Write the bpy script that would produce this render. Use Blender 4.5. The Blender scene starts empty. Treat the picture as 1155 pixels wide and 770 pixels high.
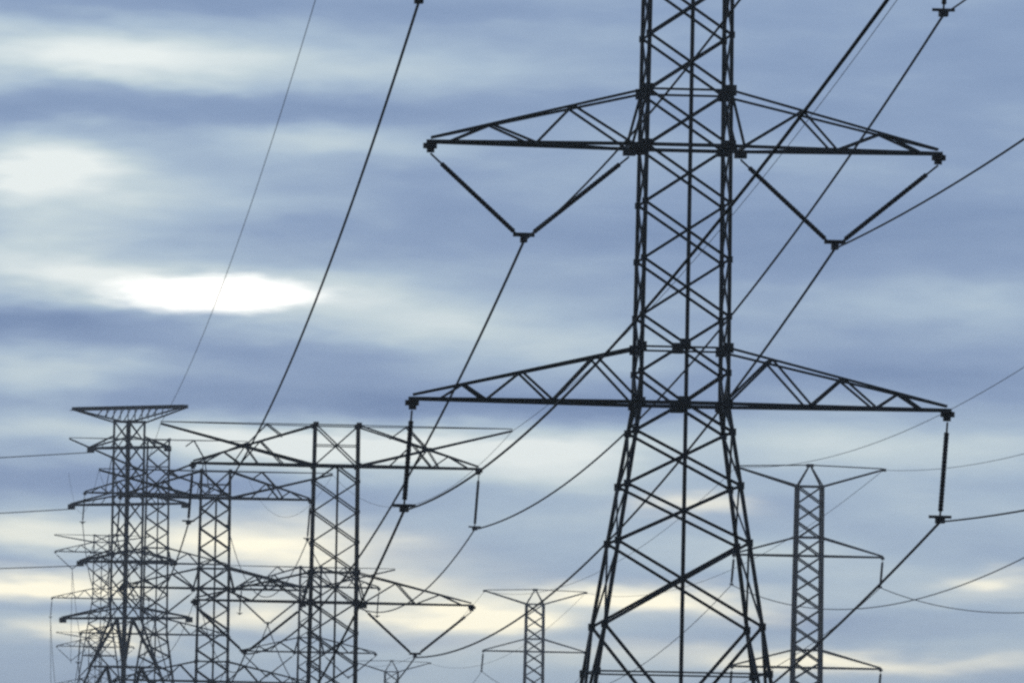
import bpy, bmesh, math, random
import numpy as np
from mathutils import Vector, Matrix

R = math.radians
scene = bpy.context.scene
COL = scene.collection

# ------------------------------------------------------------------ camera
FOCAL_PX, HORIZON_PX, EYE = 11550.0, 985.0, 12.0      # focal length and horizon in photo pixels, eye height
cam_d = bpy.data.cameras.new('camera')
cam = bpy.data.objects.new('camera', cam_d); COL.objects.link(cam)
cam_d.sensor_width = 36.0
cam_d.lens = FOCAL_PX * 36.0 / 1155.0
cam_d.clip_start, cam_d.clip_end = 0.5, 60000
PITCH = math.atan((HORIZON_PX - 385.0) / FOCAL_PX)
ROLL = R(1.07)
_f = Vector((0, math.cos(PITCH), math.sin(PITCH))); _u = Vector((0, -math.sin(PITCH), math.cos(PITCH))); _r = Vector((1, 0, 0))
_r2 = _r * math.cos(ROLL) + _u * math.sin(ROLL); _u2 = -_r * math.sin(ROLL) + _u * math.cos(ROLL)
cam.matrix_world = Matrix(((_r2.x, _u2.x, -_f.x, 0), (_r2.y, _u2.y, -_f.y, 0), (_r2.z, _u2.z, -_f.z, EYE), (0, 0, 0, 1)))
scene.camera = cam

# ------------------------------------------------------------------ exposure / view
scene.view_settings.view_transform = 'Standard'
scene.view_settings.look = 'None'
scene.view_settings.exposure = 0.0
scene.view_settings.gamma = 1.0
scene.view_settings.use_curve_mapping = False
scene.cycles.pixel_filter_type = 'BLACKMAN_HARRIS'
scene.cycles.filter_width = 2.7
scene.cycles.use_adaptive_sampling = False
scene.cycles.use_denoising = False
scene.cycles.max_bounces = 4

# ------------------------------------------------------------------ sun
SUN_EL, SUN_AZ = R(4.0), R(-1.6)          # low behind the cloud, slightly left of the view axis
sun_d = bpy.data.lights.new('sun', 'SUN')
sun_d.energy = 0.5; sun_d.angle = R(12); sun_d.color = (1.0, 0.93, 0.82)
sun = bpy.data.objects.new('sun', sun_d); COL.objects.link(sun)
_sd = Vector((math.sin(SUN_AZ) * math.cos(SUN_EL), math.cos(SUN_AZ) * math.cos(SUN_EL), math.sin(SUN_EL)))
sun.rotation_euler = _sd.to_track_quat('Z', 'Y').to_euler()
sun.location = (0, 200, 120)

# ------------------------------------------------------------------ sky: layered stratocumulus with a gap the sun shines through
world = bpy.data.worlds.new('World'); scene.world = world; world.use_nodes = True
NT = world.node_tree; NT.nodes.clear(); LK = NT.links.new

def node(t, **kw):
    n = NT.nodes.new(t)
    for k, v in kw.items(): setattr(n, k, v)
    return n
def M(op, a, b=None, c=None, clamp=False):
    n = node('ShaderNodeMath', operation=op, use_clamp=clamp)
    for i, v in enumerate((a, b, c)):
        if v is None: continue
        if isinstance(v, (int, float)): n.inputs[i].default_value = v
        else: LK(v, n.inputs[i])
    return n.outputs[0]
def srgb(r, g, b):
    def f(c):
        c /= 255.0
        return c / 12.92 if c <= 0.04045 else ((c + 0.055) / 1.055) ** 2.4
    return (f(r), f(g), f(b), 1.0)

geo = node('ShaderNodeTexCoord')
sep = node('ShaderNodeSeparateXYZ'); LK(geo.outputs['Generated'], sep.inputs[0])
dx, dy, dz = sep.outputs
hor = M('SQRT', M('ADD', M('MULTIPLY', dx, dx), M('MULTIPLY', dy, dy)))
AZ = M('MULTIPLY', M('ARCTAN2', dx, dy), 1000.0)                       # milliradians of azimuth
EL = M('MULTIPLY', M('ARCTAN2', dz, hor), 1000.0)                      # milliradians of elevation
def dir_of(px, py):                                                    # sky direction of a cloud in the same milliradians
    v = _r2 * ((px - 577.5) / FOCAL_PX) + _u2 * ((385.0 - py) / FOCAL_PX) + _f
    return 1000 * math.atan2(v.x, v.y), 1000 * math.atan2(v.z, math.hypot(v.x, v.y))
K = 1000.0 / FOCAL_PX

def noise(sx, sy, detail, rough=0.55, seed=0.0, dist=0.0):
    cmb = node('ShaderNodeCombineXYZ')
    LK(M('MULTIPLY', AZ, 1.0 / sx), cmb.inputs[0]); LK(M('MULTIPLY', EL, 1.0 / sy), cmb.inputs[1]); cmb.inputs[2].default_value = seed
    n = node('ShaderNodeTexNoise', noise_dimensions='3D')
    n.inputs['Scale'].default_value = 1.0; n.inputs['Detail'].default_value = detail
    n.inputs['Roughness'].default_value = rough; n.inputs['Distortion'].default_value = dist
    LK(cmb.outputs[0], n.inputs['Vector'])
    return M('SUBTRACT', n.outputs['Fac'], 0.5)
wx = noise(20, 4.5, 3, seed=3.1)
wy = noise(14, 3.5, 3, seed=7.7)
AZW = M('ADD', AZ, M('MULTIPLY', wx, 22.0))
ELW = M('ADD', EL, M('MULTIPLY', wy, 4.2))
def blob(px, py, sx, sy):
    a, e = dir_of(px, py)
    p = M('MULTIPLY', M('SUBTRACT', AZW, a), 1.0 / (sx * K)); q = M('MULTIPLY', M('SUBTRACT', ELW, e), 1.0 / (sy * K))
    return M('POWER', 2.718, M('MULTIPLY', M('ADD', M('MULTIPLY', p, p), M('MULTIPLY', q, q)), -1.0))

LIGHT = [  # cloud decks: x, y, half width, half height, brightness
    (60, 54, 180, 32, .27), (300, 76, 260, 34, .18), (560, 70, 300, 40, .05), (330, 8, 500, 14, -.08),
    (150, 116, 320, 20, -.15), (560, 118, 250, 22, -.07), (50, 188, 85, 42, .34), (150, 225, 170, 55, .16),
    (390, 160, 170, 24, .17), (280, 252, 240, 18, -.08), (520, 240, 180, 60, .0), (40, 290, 120, 34, .24),
    (110, 318, 110, 22, .18), (270, 330, 220, 34, .22), (450, 356, 170, 34, .15), (40, 362, 170, 18, -.22),
    (230, 392, 320, 18, -.12), (30, 418, 110, 34, .20), (560, 388, 150, 30, .13), (700, 400, 140, 24, .10), (330, 452, 420, 16, -.14),
    (330, 500, 190, 24, .34), (20, 482, 150, 18, .14), (560, 500, 150, 18, .12), (60, 540, 200, 18, -.20),
    (330, 560, 170, 16, -.06), (640, 462, 200, 14, -.12), (600, 530, 150, 30, .20), (990, 500, 240, 34, .16),
    (960, 424, 260, 20, -.12), (1090, 345, 150, 26, .14), (930, 262, 280, 36, -.12), (1040, 70, 300, 60, -.06),
    (900, 330, 150, 20, .06), (1060, 572, 150, 22, .08), (640, 640, 120, 14, -.02), (750, 724, 200, 16, -.08),
    (577, 710, 1500, 130, .16), (480, 540, 700, 80, .06), (900, 620, 120, 16, .08), (1000, 705, 200, 16, -.12), (40, 602, 160, 16, .16), (130, 692, 150, 8, -.10), (40, 632, 120, 7, -.08), (600, 565, 200, 12, -.06), (560, 655, 200, 8, -.08), (420, 725, 220, 8, -.08), (820, 650, 160, 9, -.06), (120, 692, 160, 10, -.06), (470, 752, 200, 12, -.06)]
CREAM = [
    (50, 658, 110, 15, .85), (110, 716, 70, 8, .75), (300, 612, 130, 22, .62), (520, 692, 90, 17, .95), (440, 655, 120, 18, .40),
    (720, 672, 110, 13, .75), (780, 572, 50, 11, .38), (1110, 662, 50, 13, .5), (905, 746, 130, 12, .55), (640, 730, 150, 12, .2),
    (300, 690, 60, 20, .5), (820, 690, 80, 12, .3), (30, 600, 90, 12, .25), (1040, 750, 120, 10, .3)]
v = M('ADD', 0.45, M('MULTIPLY', noise(24, 5.6, 6, 0.48, 11.0, 0.25), 0.46))
v = M('ADD', v, M('MULTIPLY', noise(7, 1.8, 5, 0.6, 21.0), 0.09))
for x, y, sx, sy, amp in LIGHT: v = M('MULTIPLY_ADD', blob(x, y, sx, sy), amp * (1.55 if amp > 0 else 1.25), v)
cr = None
for x, y, sx, sy, amp in CREAM:
    b = blob(x, y, sx, sy)
    cr = M('MULTIPLY', b, amp) if cr is None else M('MULTIPLY_ADD', b, amp, cr)
cr = M('MULTIPLY', cr, M('ADD', 1.55, M('MULTIPLY', noise(9, 1.6, 4, 0.6, 31.0), 0.9)))
ramp = node('ShaderNodeValToRGB')
er = ramp.color_ramp; er.interpolation = 'LINEAR'
er.elements[0].position = 0.0; er.elements[0].color = srgb(91, 117, 155)
er.elements[1].position = 1.0; er.elements[1].color = srgb(228, 236, 235)
for p, c in ((0.22, (112, 137, 174)), (0.42, (133, 156, 188)), (0.62, (163, 184, 204)), (0.8, (192, 208, 215))):
    e_ = er.elements.new(p); e_.color = srgb(*c)
LK(v, ramp.inputs['Fac'])
def mixc(fac, a, b):
    n = node('ShaderNodeMix', data_type='RGBA'); n.clamp_factor = True
    for sock, val in ((n.inputs[0], fac), (n.inputs[6], a), (n.inputs[7], b)):
        if isinstance(val, (int, float)): sock.default_value = val
        elif isinstance(val, tuple): sock.default_value = val
        else: LK(val, sock)
    return n.outputs[2]
cloud = mixc(cr, ramp.outputs['Color'], (1.18, 1.12, 0.88, 1.0))
# the lens-shaped gap with the sun behind it
ga, ge = dir_of(238, 333)
gx = M('MULTIPLY', M('SUBTRACT', M('ADD', AZ, M('MULTIPLY', wx, 7.0)), ga), 1.0 / (92 * K))
gy = M('MULTIPLY', M('SUBTRACT', M('ADD', EL, M('MULTIPLY', wy, 2.6)), ge), 1.0 / (17 * K))
gfine = noise(2.2, 0.5, 4, 0.6, 41.0)
gr = M('ADD', M('MULTIPLY', gfine, 0.8),
     M('ADD', M('ABSOLUTE', M('POWER', M('ABSOLUTE', gx), 1.7)), M('POWER', M('ABSOLUTE', gy), 1.7)))
gm = node('ShaderNodeMapRange', interpolation_type='SMOOTHSTEP'); LK(gr, gm.inputs[0])
gm.inputs[1].default_value = 2.5; gm.inputs[2].default_value = 0.2; gm.inputs[3].default_value = 0.0; gm.inputs[4].default_value = 1.0
cloud = mixc(gm.outputs[0], cloud, (1.35, 1.33, 1.26, 1.0))
# unseen sky beside and behind the camera dimmed to keep the steel dark
fr = node('ShaderNodeMapRange', interpolation_type='SMOOTHSTEP'); LK(dy, fr.inputs[0])
fr.inputs[1].default_value = -0.2; fr.inputs[2].default_value = 0.98; fr.inputs[3].default_value = 0.12; fr.inputs[4].default_value = 1.0
sc_ = node('ShaderNodeVectorMath', operation='SCALE'); LK(cloud, sc_.inputs[0]); LK(M('MULTIPLY', fr.outputs[0], 11.3), sc_.inputs['Scale'])
sky = node('ShaderNodeTexSky', sky_type='NISHITA'); sky.sun_disc = False
sky.sun_elevation = SUN_EL; sky.sun_rotation = SUN_AZ; sky.air_density = 1.0; sky.dust_density = 0.5
full = mixc(0.995, sky.outputs[0], sc_.outputs[0])
bg = node('ShaderNodeBackground'); bg.inputs['Strength'].default_value = 0.1; LK(full, bg.inputs['Color'])
wo = node('ShaderNodeOutputWorld'); LK(bg.outputs[0], wo.inputs['Surface'])

# ------------------------------------------------------------------ materials
def mat(name, base, rough, metal=0.0, var=0.25, scale=3.0, spec=0.4):
    m = bpy.data.materials.new(name); m.use_nodes = True
    nt = m.node_tree; b = nt.nodes['Principled BSDF']
    tc = nt.nodes.new('ShaderNodeTexCoord'); nz = nt.nodes.new('ShaderNodeTexNoise'); nz.inputs['Scale'].default_value = scale; nz.inputs['Detail'].default_value = 4
    rp = nt.nodes.new('ShaderNodeValToRGB')
    rp.color_ramp.elements[0].position = 0.3; rp.color_ramp.elements[1].position = 0.72
    rp.color_ramp.elements[0].color = tuple(c * (1 - var) for c in base) + (1,)
    rp.color_ramp.elements[1].color = tuple(min(1, c * (1 + var)) for c in base) + (1,)
    nt.links.new(tc.outputs['Object'], nz.inputs['Vector']); nt.links.new(nz.outputs['Fac'], rp.inputs['Fac']); nt.links.new(rp.outputs['Color'], b.inputs['Base Color'])
    b.inputs['Roughness'].default_value = rough; b.inputs['Metallic'].default_value = metal; b.inputs['Specular IOR Level'].default_value = spec
    return m
STEEL = mat('weathered_dark_steel', (0.17, 0.185, 0.20), 0.6, 0.0, 0.40, 2.0, 0.25)
PLATE = mat('dark_steel_plate', (0.09, 0.10, 0.11), 0.7, 0.0, 0.3, 5.0, 0.25)
GLAZE = mat('dark_glazed_porcelain', (0.035, 0.032, 0.034), 0.35, 0.0, 0.2, 8.0, 0.4)
CABLE = mat('weathered_aluminium_cable', (0.11, 0.115, 0.125), 0.9, 0.0, 0.2, 0.5, 0.05)
GRASS = mat('dry_grass', (0.075, 0.085, 0.035), 0.95, 0.0, 0.5, 0.02, 0.1)

# ------------------------------------------------------------------ mesh helpers
WT = 1.0                                                             # heavier sections on the heavier pylons
def angle_bar(bm, p, q, w, t=None, flip=1):
    """rolled steel angle from p to q, flange w"""
    p, q = Vector(p), Vector(q); d = q - p
    if d.length < 1e-5: return
    w *= WT; d.normalize(); t = t or max(0.012, 0.16 * w)
    ref = Vector((0, 1, 0)) if abs(d.y) < 0.9 else Vector((1, 0, 0))
    s = d.cross(ref).normalized() * flip; u = s.cross(d).normalized() * -flip
    prof = [(-w/2, 0), (w/2, 0), (w/2, t), (-w/2 + t, t), (-w/2 + t, w), (-w/2, w)]
    a = [bm.verts.new(p + s * x + u * y) for x, y in prof]; b = [bm.verts.new(q + s * x + u * y) for x, y in prof]
    n = len(prof)
    for i in range(n): bm.faces.new((a[i], a[(i+1) % n], b[(i+1) % n], b[i]))
    bm.faces.new(a[::-1]); bm.faces.new(b)
def box(bm, c, sx, sy, sz):
    m = Matrix.Translation(c) @ Matrix.Diagonal((sx, sy, sz, 1))
    bmesh.ops.create_cube(bm, size=1.0, matrix=m)
def lathe(bm, p, q, prof, n=8):
    """rings (distance along, radius) from p towards q"""
    p, q = Vector(p), Vector(q); d = (q - p).normalized()
    s = d.orthogonal().normalized(); u = d.cross(s); prev = None
    for h, r in prof:
        ring = [bm.verts.new(p + d * h + (s * math.cos(2*math.pi*i/n) + u * math.sin(2*math.pi*i/n)) * r) for i in range(n)]
        if prev:
            for i in range(n): bm.faces.new((prev[i], prev[(i+1) % n], ring[(i+1) % n], ring[i]))
        else: bm.faces.new(ring[::-1])
        prev = ring
    bm.faces.new(prev)
def obj(name, bm, m, parent=None):
    bmesh.ops.recalc_face_normals(bm, faces=bm.faces[:])
    me = bpy.data.meshes.new(name); bm.to_mesh(me); bm.free(); me.materials.append(m)
    o = bpy.data.objects.new(name, me); COL.objects.link(o)
    if parent: o.parent = parent
    return o
def empty(name, label, cat, group):
    o = bpy.data.objects.new(name, None); COL.objects.link(o); o.empty_display_size = 2
    o['label'] = label; o['category'] = cat
    if group: o['group'] = group
    return o
def copy_tree(o, parent=None):
    c = o.copy(); COL.objects.link(c)
    if parent: c.parent = parent
    for ch in [x for x in bpy.data.objects if x.parent == o]: copy_tree(ch, c)
    return c

# ------------------------------------------------------------------ terrain (below the frame): rolling grassland, through every pylon base
#        name : x, y, base z, turn
SITES = {
    'front': (5.80, 350, 0.13, 4.2), 'second': (-10.95, 645, -7.95, 3.6), 'third': (-27.9, 972, 1.7, 3.0), 'fourth': (-43.7, 1272, 12.9, 3.0),
    'hill': (-77.2, 1944, 34.7, 2.8), 'hilltop': (-93.6, 2333, 25.1, 2.5), 'lone': (-25.9, 1346, 3.8, 3.0),
    'peak1': (34.2, 1166, 10.67, 3.0), 'peak2': (4.65, 1707, 10.95, 3.0), 'peak3': (-25.2, 2258, 10.0, 3.0), 'pan': (-43.4, 1166, 9.2, -42.0)}
_pts = np.array([(s[0], s[1], s[2]) for k, s in SITES.items()] + [(0, 0, 10.3), (-60, -120, 8.0), (60, -120, 8.0)])
_D = 90.0; _B = 5.0
def _ker(ax, ay, bx, by): return np.exp(-(((ax - bx) / _D) ** 2 + ((ay - by) / (_D * 2.2)) ** 2))
_G = _ker(_pts[:, None, 0], _pts[:, None, 1], _pts[None, :, 0], _pts[None, :, 1]) + np.eye(len(_pts)) * 1e-4
_wt = np.linalg.solve(_G, _pts[:, 2] - _B)
def ground_z(x, y): return _B + float((_ker(x, y, _pts[:, 0], _pts[:, 1]) * _wt).sum())
bm = bmesh.new()
xs = [-12000, -5000, -2500, -1200, -700] + list(range(-450, 451, 25)) + [700, 1200, 2500, 5000, 12000]
ys = [-6000, -2500, -1000, -500] + list(range(-300, 3001, 50)) + [3300, 3800, 4800, 7000, 12000, 20000]
grid = [[bm.verts.new((x, y, ground_z(x, y))) for x in xs] for y in ys]
for j in range(len(ys) - 1):
    for i in range(len(xs) - 1): bm.faces.new((grid[j][i], grid[j][i+1], grid[j+1][i+1], grid[j+1][i])).smooth = True
g = obj('ground', bm, GRASS); g['kind'] = 'structure'

# ------------------------------------------------------------------ the air between the pylons
hz = bpy.data.materials.new('pale_air'); hz.use_nodes = True
_n = hz.node_tree.nodes; _n.remove(_n['Principled BSDF'])
_v = _n.new('ShaderNodeVolumePrincipled'); _v.inputs['Density'].default_value = 1.3e-4; _v.inputs['Color'].default_value = (0.86, 0.92, 1.0, 1); _v.inputs['Anisotropy'].default_value = 0.45
hz.node_tree.links.new(_v.outputs[0], _n['Material Output'].inputs['Volume'])
bm = bmesh.new(); box(bm, (0, 4000, 36), 26000, 34000, 100)
h_ = obj('haze', bm, hz); h_['kind'] = 'stuff'

# ------------------------------------------------------------------ insulators
def insulator(bm, p, q, lead=0.45, tail=0.18, r=0.092):
    p, q = Vector(p), Vector(q); L = (q - p).length; n = max(4, int((L - lead - tail) / 0.13))
    pr = [(0, 0.035), (lead, 0.035)]; st = (L - lead - tail) / n
    for i in range(n):
        h = lead + i * st
        pr += [(h + st * 0.08, r * 0.88), (h + st * 0.45, r), (h + st * 0.66, r * 0.96), (h + st * 0.8, r * 0.87)]
    pr += [(L - tail, 0.035), (L, 0.035)]
    lathe(bm, p, q, pr)
LEAN = -0.20                                                       # strings blown a little to the left

# ------------------------------------------------------------------ the double circuit pylon with V strings on its middle arms
ZL, ZV, ZT, ZP = 28.0, 36.8, 45.4, 47.94
LL_, LV_, LT_, LS_ = 9.32, 8.87, 9.15, 11.1
def hw(z, foot=5.86):
    return foot + (1.5 - foot) * z / ZL if z < ZL else 1.5 + (1.36 - 1.5) * (z - ZL) / (ZP - ZL)
def face_xf(face, half):
    """map (u, z) on one of the four faces"""
    def f(u, z, inset=0.0):
        h = half(z) - inset
        return {0: (u, -h, z), 1: (u, h, z), 2: (-h, u, z), 3: (h, u, z)}[face]
    return f
def build_leg(root, sx, sy, zs, half, w, zbase=-2.0):
    bm = bmesh.new()
    for a, b in zip(zs, zs[1:]):
        angle_bar(bm, (sx * half(a), sy * half(a), a), (sx * half(b), sy * half(b), b), w, 0.035, sx * sy)
    return obj('leg', bm, STEEL, root)
def xpanel(bm, f, half, z0, z1, w):
    angle_bar(bm, f(-half(z0), z0), f(half(z1), z1), w)
    angle_bar(bm, f(half(z0), z0, 0.03), f(-half(z1), z1, 0.03), w)
def gusset(bm, f, u, z, s, th=0.05):
    c = Vector(f(u, z)); e = Vector(f(u + 0.01, z)) - c
    box(bm, c, s if abs(e.x) > 1e-4 else th, s if abs(e.y) > 1e-4 else th, s)

def crossarm(root, side, L, z, rise, ztop, tops, bots, chord, wtop=None, tip_rise=0.14, bw=0.085):
    """one half arm: two bottom chords and two top chords meeting at the tip"""
    bm = bmesh.new(); h0 = hw(z); h1 = hw(ztop); tip = Vector((side * L, 0, z))
    B = [Vector((side * h0, s * h0, z)) for s in (-1, 1)]; T = [Vector((side * h1, s * h1, ztop)) for s in (-1, 1)]
    tb = [tip + Vector((0, s * 0.14, 0)) for s in (-1, 1)]; tt = [tip + Vector((-side * 0.15, s * 0.14, tip_rise)) for s in (-1, 1)]
    for k in (0, 1):
        angle_bar(bm, B[k], tb[k], chord); angle_bar(bm, T[k], tt[k], wtop or chord * 0.72)
    arm = obj('crossarm', bm, STEEL, root)
    br = bmesh.new()
    bp = lambda k, f: B[k].lerp(tb[k], f); tp = lambda k, f: T[k].lerp(tt[k], f)
    for k in (0, 1):
        prev = None
        for i, (kind, f) in enumerate(sorted([('t', f) for f in tops] + [('b', f) for f in bots], key=lambda a: a[1])):
            p = tp(k, f) if kind == 't' else bp(k, f)
            if prev is not None: angle_bar(br, prev, p, bw)
            prev = p
    fs = [0.0] + [f for f in bots if f > 0.02] + [0.95]
    for i, (a, b) in enumerate(zip(fs, fs[1:])): angle_bar(br, bp(i % 2, a), bp(1 - i % 2, b), bw * 0.9)   # plan bracing between the bottom chords
    for f in tops: angle_bar(br, tp(0, f), tp(1, f), bw * 0.8)
    obj('arm_bracing', br, STEEL, arm)
    hp = bmesh.new(); box(hp, tip + Vector((-side * 0.12, 0, -0.14)), 0.46, 0.28, 0.18); box(hp, tip + Vector((-side * 0.14, 0, -0.30)), 0.26, 0.12, 0.14)
    obj('hanger_plate', hp, PLATE, arm)
    return arm

def vertical_string(root, side, L, z):
    p = Vector((side * L - side * 0.12, 0, z - 0.40)); q = Vector((side * L - side * 0.12 + LEAN, 0, z - 3.62))
    bm = bmesh.new(); insulator(bm, p, q, 0.35, 0.15); s = obj('insulator_string', bm, GLAZE, root)
    y = bmesh.new(); box(y, q + Vector((0, 0, -0.03)), 0.78, 0.10, 0.10); box(y, q + Vector((0, 0, -0.16)), 0.30, 0.5, 0.18)
    obj('suspension_clamp', y, PLATE, s)
    return Vector((q.x, 0, q.z - 0.2))

def v_string(root, side, L, z, half):
    q = Vector((side * 5.35 - 0.13, 0, z - 3.14)); inner = half + 0.48
    for p in (Vector((side * (L - 0.14), 0, z - 0.4)), Vector((side * inner, 0, z - 0.36))):
        off = Vector((math.copysign(0.26, p.x - q.x), 0, 0.06))
        bm = bmesh.new(); insulator(bm, p, q + off, 0.5 if abs(p.x) > 5 else 0.4, 0.1, 0.088)
        obj('insulator_string', bm, GLAZE, root)
    y = bmesh.new(); box(y, q + Vector((0, 0, 0.03)), 0.74, 0.10, 0.14)
    yk = obj('yoke_plate', y, PLATE, root)
    c = bmesh.new(); box(c, q + Vector((0, 0, -0.13)), 0.22, 0.5, 0.2); obj('suspension_clamp', c, PLATE, yk)

WIRE = {  # where the conductors hang, in the pylon's own space
    'upper left': (-LT_ + 0.12 + LEAN, 0, ZT - 3.82), 'upper right': (LT_ - 0.12 + LEAN, 0, ZT - 3.82),
    'middle left': (-5.48, 0, ZV - 3.34), 'middle right': (5.22, 0, ZV - 3.34),
    'lower left': (-LL_ + 0.12 + LEAN, 0, ZL - 3.82), 'lower right': (LL_ - 0.12 + LEAN, 0, ZL - 3.82),
    'top left': (-LS_, 0, ZP - 0.1), 'top right': (LS_, 0, ZP - 0.1)}

def hang_strings(root, side, half, short):
    vertical_string(root, side, LL_, ZL); v_string(root, side, LV_, ZV, half(ZV))
    if not short: vertical_string(root, side, LT_, ZT)

def build_pylon(label, group, extra=0.0, short=False):
    root = empty('lattice_pylon', label, 'pylon', group)
    ztop = ZV + 3.2 if short else ZP + extra
    half = hw
    for sx in (-1, 1):
        for sy in (-1, 1): build_leg(root, sx, sy, [-2.5, 9, 20.4, ZL, ZV] + ([] if short else [ZT]) + [ztop], half, 0.14)
    nodes_up = [29.05, 30.98, 32.92, 34.86, 36.8, 38.7] + ([] if short else [40.6, 42.5, 44.4])
    nodes_dn = [27.03, 25.2, 23.25, 20.4]
    for face in range(4):
        f = face_xf(face, half); bm = bmesh.new()
        # upper shaft
        for a, b in zip(nodes_up, nodes_up[1:]): xpanel(bm, f, half, a, b, 0.092 if face < 2 else 0.06)
        for s in (-1, 1): angle_bar(bm, f(s * half(29.05), 29.05), f(0, ZL), 0.105)
        levels = [(ZL, 0.13), (ZV, 0.13), (ZL + 1.9, 0.07), (ZV + 1.9, 0.08), (ztop, 0.07)]
        if short: xpanel(bm, f, half, nodes_up[-1], ztop, 0.09)
        else:
            for s in (-1, 1): angle_bar(bm, f(s * half(44.4), 44.4), f(0, ZT), 0.105)
            n = 1 + int(round(extra / 2.1)); st = (ztop - ZT) / n
            for i in range(n): xpanel(bm, f, half, ZT + i * st, ZT + (i + 1) * st, 0.09)
            levels += [(ZT, 0.15), (ZT + (ztop - ZT) * .5, 0.06)]
        for z, w in levels:
            angle_bar(bm, f(-half(z), z), f(half(z), z), w)
        for z in nodes_up:
            big = 0.37 if abs(z - ZV) < .01 or abs(z - 38.7) < .01 else 0.22
            for s in (-1, 1): gusset(bm, f, s * half(z), z, big if face < 2 else big * 0.4)
        for z, s_ in ((ZL, 0.45), (ZL + 2.0, 0.38)): gusset(bm, f, 0, z, s_)
        for z in (ZL, ZL + 1.9, ztop) if short else (ZL, ZL + 1.9, ZT, ztop):
            for s in (-1, 1): gusset(bm, f, s * half(z), z, 0.34)
        obj('shaft_bracing', bm, STEEL, root)
        # splayed body
        bm = bmesh.new()
        for s in (-1, 1): angle_bar(bm, f(s * half(27.03), 27.03), f(0, ZL), 0.105)
        for a, b in zip(nodes_dn, nodes_dn[1:]): xpanel(bm, f, half, b, a, 0.10 if face < 2 else 0.065)
        for s in (-1, 1):
            angle_bar(bm, f(s * half(20.4), 20.4), f(0, 17.2), 0.12)
            k = (20.4 - 18.8) / (20.4 - 17.2); u = half(20.4) * (1 - k)
            angle_bar(bm, f(s * half(18.8), 18.8), f(s * u, 18.8), 0.06)
            angle_bar(bm, f(s * half(17.2), 17.2), f(0, 17.2), 0.12)
            angle_bar(bm, f(0, 17.2), f(s * half(13.0), 13.0), 0.12)
        k = (20.4 - 18.8) / (20.4 - 17.2); u = half(20.4) * (1 - k); angle_bar(bm, f(-u, 18.8), f(u, 18.8), 0.06)
        xpanel(bm, f, half, 7.5, 13.0, 0.12); xpanel(bm, f, half, 0.2, 7.5, 0.12)
        for z in (27.03, 25.2, 23.25, 20.4, 18.8):
            for s in (-1, 1): gusset(bm, f, s * half(z), z, 0.25 if face < 2 else 0.18)
        obj('body_bracing', bm, STEEL, root)
    bm = bmesh.new(); angle_bar(bm, (0.06, -1.36, 0.0), (0.06, -1.36, ZV if short else ZT), 0.13); obj('riser', bm, STEEL, root)
    for side in (-1, 1):
        crossarm(root, side, LL_, ZL, 1.9, ZL + 1.9, [0.2, 0.525, 0.78], [0.0, 0.375, 0.665, 0.867], 0.12)
        crossarm(root, side, LV_, ZV, 1.9, ZV + 1.9, [0.345, 0.725], [0.06, 0.5, 0.9], 0.12)
        if not short: crossarm(root, side, LT_, ZT, 2.54, ZP, [0.45, 0.75], [0.25, 0.6, 0.9], 0.15)
        # struts and hanger at the inner end of the V string
        bm = bmesh.new(); inner = half(ZV) + 0.48
        for s in (-1, 1): angle_bar(bm, (side * half(38.7), s * half(38.7), 38.7), (side * inner, s * 0.95 * half(ZV), ZV), 0.10)
        box(bm, (side * inner, 0, ZV - 0.02), 0.10, 2 * half(ZV), 0.10); box(bm, (side * inner, 0, ZV - 0.2), 0.42, 0.3, 0.24)
        obj('inner_hanger', bm, STEEL, root)
        # shield wire arm, rising outwards
        bm = bmesh.new(); zs = ZV + 1.9 if short else ZT + extra * 0.62; ls = 9.0 if short else LS_; tip = Vector((side * ls, 0, ztop))
        for s in (-1, 1):
            angle_bar(bm, (side * half(zs), s * half(zs), zs), tip + Vector((0, s * 0.1, -0.1)), 0.13)
            angle_bar(bm, (side * half(ztop), s * half(ztop), ztop), tip + Vector((0, s * 0.08, 0.03)), 0.05)
        arm = obj('shield_wire_arm', bm, STEEL, root)
        if short: hang_strings(root, side, half, short); continue
        br = bmesh.new()
        nd = lambda fr_: Vector((side * half(zs), 0, zs)).lerp(tip, fr_)
        for s in (-1, 1):
            c = nd(0.45) + Vector((0, s * 0.75, 0))
            angle_bar(br, c, (side * 4.4, s * 0.8, ztop), 0.09); angle_bar(br, (side * 4.4, s * 0.8, ztop), (side * 3.4, s * 0.95, ZP - 0.75 + extra), 0.08)
            angle_bar(br, c, (side * 6.5, s * 0.5, ZT), 0.07); angle_bar(br, c, (side * 4.9, s * 0.7, ZT), 0.07)
        box(br, nd(0.45), 0.5, 1.3, 0.22)
        obj('arm_bracing', br, STEEL, arm)
        hang_strings(root, side, half, short)
    return root
def put(root, key, label=None):
    x, y, z, a = SITES[key]; root.location = (x, y, z); root.rotation_euler = (0, 0, R(a))
    if label: root['label'] = label
    root['site'] = key
    return root

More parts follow.
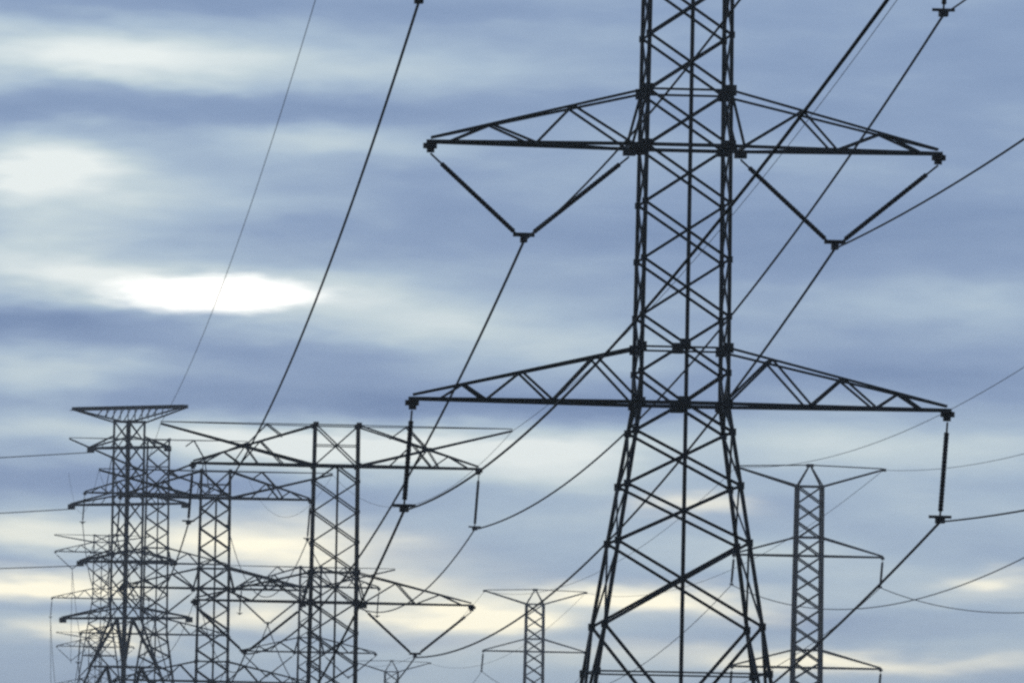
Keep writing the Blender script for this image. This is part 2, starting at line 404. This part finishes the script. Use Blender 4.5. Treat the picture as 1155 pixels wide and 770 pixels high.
GV = 'pylons with V shaped insulator strings'
front = put(build_pylon('largest dark steel lattice pylon, filling the right half of the view', GV), 'front')
PYL = {'front': front}
for key, lab in (('second', 'steel lattice pylon with peaked shield arms, its wires running from the large front pylon'),
):
    PYL[key] = put(copy_tree(front), key, lab)
WT = 1.4
PYL['third'] = put(build_pylon('lattice pylon whose narrow shaft shows just left of the second largest pylon', GV), 'third')
PYL['lone'] = put(copy_tree(PYL['third']), 'lone', 'distant lattice pylon seen through and behind the second largest pylon')
PYL['hill'] = put(build_pylon('small pale lattice pylon with V insulators, at far left beside the pan topped pylon', GV, 0, True), 'hill')
PYL['hilltop'] = put(copy_tree(PYL['hill']), 'hilltop', 'smallest lattice pylon at lower left, its V insulators lowest in the cluster')
PYL['fourth'] = put(build_pylon('lattice pylon with tall cage top, right neighbour of the pan topped pylon', GV, 4.2), 'fourth')

# ------------------------------------------------------------------ slender pylon with one pointed peak
def hwp(z): return 1.42 + 0.15 * (46 - z) / 20 if z > 20 else 1.615 + (20 - z) * 0.16
def build_peak(label, group):
    root = empty('slender_pylon', label, 'pylon', group)
    for sx in (-1, 1):
        for sy in (-1, 1): build_leg(root, sx, sy, [-2.0, 10, 20, 33, 46], hwp, 0.26)
    lv = [0.2, 5, 9.5, 13.5, 17, 20] + [20 + i * 2.0 for i in range(1, 14)]
    for face in range(4):
        f = face_xf(face, hwp); bm = bmesh.new()
        for a, b in zip(lv, lv[1:]): xpanel(bm, f, hwp, a, b, 0.12)
        for z in (46, 40.2, 38.1, 27.4, 25.4): angle_bar(bm, f(-hwp(z), z), f(hwp(z), z), 0.14)
        for z in lv[5:]:
            for s in (-1, 1): gusset(bm, f, s * hwp(z), z, 0.3)
        obj('shaft_bracing', bm, STEEL, root)
    bm = bmesh.new()
    for sx in (-1, 1):
        for sy in (-1, 1): angle_bar(bm, (sx * hwp(46), sy * hwp(46), 46), (sx * 0.12, sy * 0.12, 48.3), 0.13)
    box(bm, (0, 0, 48.4), 0.85, 0.5, 0.36); obj('peak', bm, STEEL, root)
    for side in (-1, 1):
        bm = bmesh.new(); tip = Vector((side * 8.4, 0, 48.15))
        for s in (-1, 1):
            angle_bar(bm, (side * hwp(46), s * hwp(46), 46), tip + Vector((0, s * 0.1, -0.08)), 0.16)
            angle_bar(bm, (side * 0.1, s * 0.1, 48.45), tip + Vector((0, s * 0.1, 0.05)), 0.09)
        arm = obj('shield_wire_arm', bm, STEEL, root)
        bm = bmesh.new(); box(bm, tip + Vector((side * 0.1, 0, -0.1)), 0.45, 0.3, 0.34); obj('hanger_plate', bm, PLATE, arm)
        for z, zt in ((38.1, 40.2), (25.4, 27.4)):
            bm = bmesh.new(); t = Vector((side * 8.6, 0, z))
            for s in (-1, 1):
                angle_bar(bm, (side * hwp(z), s * hwp(z), z), t + Vector((0, s * 0.1, 0)), 0.16)
                angle_bar(bm, (side * hwp(zt), s * hwp(zt), zt), t + Vector((-side * 0.1, s * 0.1, 0.12)), 0.14)
            arm = obj('crossarm', bm, STEEL, root)
            bm = bmesh.new(); box(bm, t + Vector((-side * 0.1, 0, -0.12)), 0.4, 0.25, 0.3); obj('hanger_plate', bm, PLATE, arm)
            p = t + Vector((-side * 0.1, 0, -0.25)); q = t + Vector((-side * 0.1 - 0.22, 0, -3.3))
            bm = bmesh.new(); insulator(bm, p, q, 0.3, 0.1, 0.15); st = obj('insulator_string', bm, GLAZE, root)
            bm = bmesh.new(); box(bm, q + Vector((0, 0, -0.08)), 0.4, 0.4, 0.2); obj('suspension_clamp', bm, PLATE, st)
    return root
GP = 'slender pylons with a single pointed peak'
PK = {'peak1': put(build_peak('slender steel pylon with pointed peak, right of the largest pylon', GP), 'peak1')}
for key, lab in (('peak2', 'small slender pylon with pointed peak, just left of the largest pylon\'s splayed leg'),
                 ('peak3', 'tiny slender pylon whose peak barely rises at the bottom edge')):
    PK[key] = put(copy_tree(PK['peak1']), key, lab)
WIREP = {'top left': (-8.4, 0, 48.05), 'top right': (8.4, 0, 48.05), 'upper left': (-8.72, 0, 34.65), 'upper right': (8.28, 0, 34.65),
         'lower left': (-8.72, 0, 21.95), 'lower right': (8.28, 0, 21.95)}

# ------------------------------------------------------------------ pan topped pylon of the crossing line, turned towards the left
def hwc(z): return 1.22 if z > 31 else 1.22 + (31 - z) * 0.27
ARMC = ((50.45, 6.1), (44.0, 9.0), (37.5, 7.4), (31.05, 10.0))
def build_pan(label):
    root = empty('lattice_pylon', label, 'pylon', None)
    for sx in (-1, 1):
        for sy in (-1, 1): build_leg(root, sx, sy, [-2.0, 15, 31, 53.4], hwc, 0.24)
    lv = [31 + i * 2.24 for i in range(11)]
    for face in range(4):
        f = face_xf(face, hwc); bm = bmesh.new()
        for a, b in zip(lv, lv[1:]): xpanel(bm, f, hwc, a, b, 0.12)
        for z in lv:
            for s in (-1, 1): gusset(bm, f, s * hwc(z), z, 0.34)
        for z in (53.4, 50.45, 44, 37.5, 31.05): angle_bar(bm, f(-hwc(z), z), f(hwc(z), z), 0.16)
        obj('shaft_bracing', bm, STEEL, root)
        bm = bmesh.new()
        for a, b in ((31, 25.5), (25.5, 17), (17, 8.5), (8.5, 0.2)):
            for s in (-1, 1): angle_bar(bm, f(0, a), f(s * hwc(b), b), 0.17)
            angle_bar(bm, f(-hwc(b), b), f(hwc(b), b), 0.14)
        obj('body_bracing', bm, STEEL, root)
    bm = bmesh.new()                                                # the pan: a wide shallow truss on the shaft's head
    for s in (-1, 1):
        angle_bar(bm, (-8.9, s * 0.3, 55), (8.9, s * 0.3, 55), 0.30)
        for side in (-1, 1): angle_bar(bm, (side * hwc(53), s * hwc(53), 53.3), (side * 8.9, s * 0.3, 54.95), 0.14)
        for i in range(-4, 5): angle_bar(bm, (i * 1.1, s * 0.9 if abs(i) < 2 else s * 0.75, 53.5 + max(0, abs(i) - 1) * 0.22), ((i + 0.5) * 1.1, s * 0.3, 55), 0.10)
    obj('pan_truss', bm, STEEL, root)
    for z, L in ARMC:
        for side in (-1, 1):
            bm = bmesh.new(); t = Vector((side * L, 0, z))
            for s in (-1, 1):
                angle_bar(bm, (side * hwc(z), s * hwc(z), z), t + Vector((0, s * 0.1, 0)), 0.17)
                angle_bar(bm, (side * hwc(z), s * hwc(z), z + 1.3), t + Vector((0, s * 0.1, 0.12)), 0.12)
                angle_bar(bm, (side * (hwc(z) + L) / 2, s * 0.7, z), (side * (hwc(z) * .6 + L * .4), s * 0.75, z + 0.75), 0.08)
            arm = obj('crossarm', bm, STEEL, root)
            bm = bmesh.new(); box(bm, t + Vector((0, 0, -0.2)), 0.7, 0.5, 0.6); obj('hanger_plate', bm, PLATE, arm)
    return root
pan = put(build_pan('lattice pylon topped by a wide flat pan shaped truss, at far left'), 'pan')

WT = 1.0
# ------------------------------------------------------------------ wires
def world_of(key, p):
    x, y, z, a = SITES[key]; c, s = math.cos(R(a)), math.sin(R(a))
    return Vector((x + c * p[0] - s * p[1], y + s * p[0] + c * p[1], z + p[2]))
def tube(bm, pts, r, n=6):
    prev = None
    for i, p in enumerate(pts):
        d = (pts[min(i + 1, len(pts) - 1)] - pts[max(i - 1, 0)]).normalized()
        s = d.cross(Vector((0, 0, 1))).normalized(); u = s.cross(d)
        ring = [bm.verts.new(p + (s * math.cos(2*math.pi*k/n) + u * math.sin(2*math.pi*k/n)) * r) for k in range(n)]
        if prev:
            for k in range(n): bm.faces.new((prev[k], prev[(k+1) % n], ring[(k+1) % n], ring[k])).smooth = True
        prev = ring
def span(a, b, sag, n=40):
    out = []
    for i in range(n + 1):
        t = i / n; p = a.lerp(b, t); p.z -= sag * 4 * t * (1 - t)
        out.append(p)
    return out
def wire(name, a, b, sag, r, label, cat, group):
    bm = bmesh.new(); tube(bm, span(a, b, sag), r); o = obj(name, bm, CABLE)
    o['label'] = label; o['category'] = cat; o['group'] = group
    return o

ORD = ['upper left', 'upper right', 'middle left', 'middle right', 'lower left', 'lower right']
NEAR = Vector((11.98, -285.8, 2.6))
for k in ORD:
    a = world_of('front', WIRE[k])
    wire('conductor', a, a + NEAR, 2.5, 0.032, f'thick wire rising to the frame edge from the largest pylon\'s {k} insulator', 'power line', 'wires rising from the largest pylon to the frame edge')
for k in ('top left', 'top right'):
    a = world_of('front', WIRE[k]); wire('shield_wire', a, a + NEAR, 1.5, 0.015, f'thin shield wire leaving the {k} arm of the largest pylon towards the viewer', 'shield wire', 'shield wires')
def line(keys, names, att, order, sags, r, rs, group, prefix):
    for (k0, k1), (n0, n1), sg in zip(zip(keys, keys[1:]), zip(names, names[1:]), sags):
        for k in order:
            top = k.startswith('top')
            wire('shield_wire' if top else 'conductor', world_of(k0, att[k]), world_of(k1, att[k]), sg * (0.65 if top else 1), rs if top else r,
                 f'{prefix} {k} wire from {n0} to {n1}', 'shield wire' if top else 'power line', 'shield wires' if top else group)
line(['front', 'second', 'third', 'fourth'],
     ['largest pylon', 'second largest pylon', 'narrower pylon left of it', 'cage topped pylon'],
     WIRE, ORD + ['top left', 'top right'], [3.5, 6, 7], 0.05, 0.016, 'wires strung between the V string pylons', 'dark')
WS = {k: WIRE[k] for k in ('middle left', 'middle right', 'lower left', 'lower right')}
line(['fourth', 'hill', 'hilltop'], ['cage topped pylon', 'small pale pylon', 'lowest far left pylon'], WS, list(WS), [12, 6], 0.045, 0.022, 'wires strung between the V string pylons', 'faint')
line(['peak1', 'peak2', 'peak3'], ['pointed pylon on the right', 'small pointed pylon', 'tiny pointed pylon'],
     WIREP, list(WIREP), [8, 8], 0.045, 0.03, 'wires strung between the pointed pylons', 'grey')
NP = Vector((26.46, -534.1, 2.45))
for k in WIREP:
    a = world_of('peak1', WIREP[k]); top = k.startswith('top')
    wire('shield_wire' if top else 'conductor', a, a + NP, 6.3 if top else 8.94, 0.03 if top else 0.05, f'grey {k} wire running out of frame from the pointed pylon at right', 'shield wire' if top else 'power line',
         'shield wires' if top else 'wires leaving the right hand pointed pylon')
for i, (z, L) in enumerate(ARMC[:3]):
    a = world_of('pan', (-L, 0, z - 0.45)); b = a + Vector((-200, -160, (-11.0, -10.0, -4.0)[i]))
    wire('conductor', a, b, 3.0, 0.06, f'wire running left out of frame from the {("topmost", "second", "third")[i]} arm of the pan topped pylon', 'power line', 'wires of the crossing line')
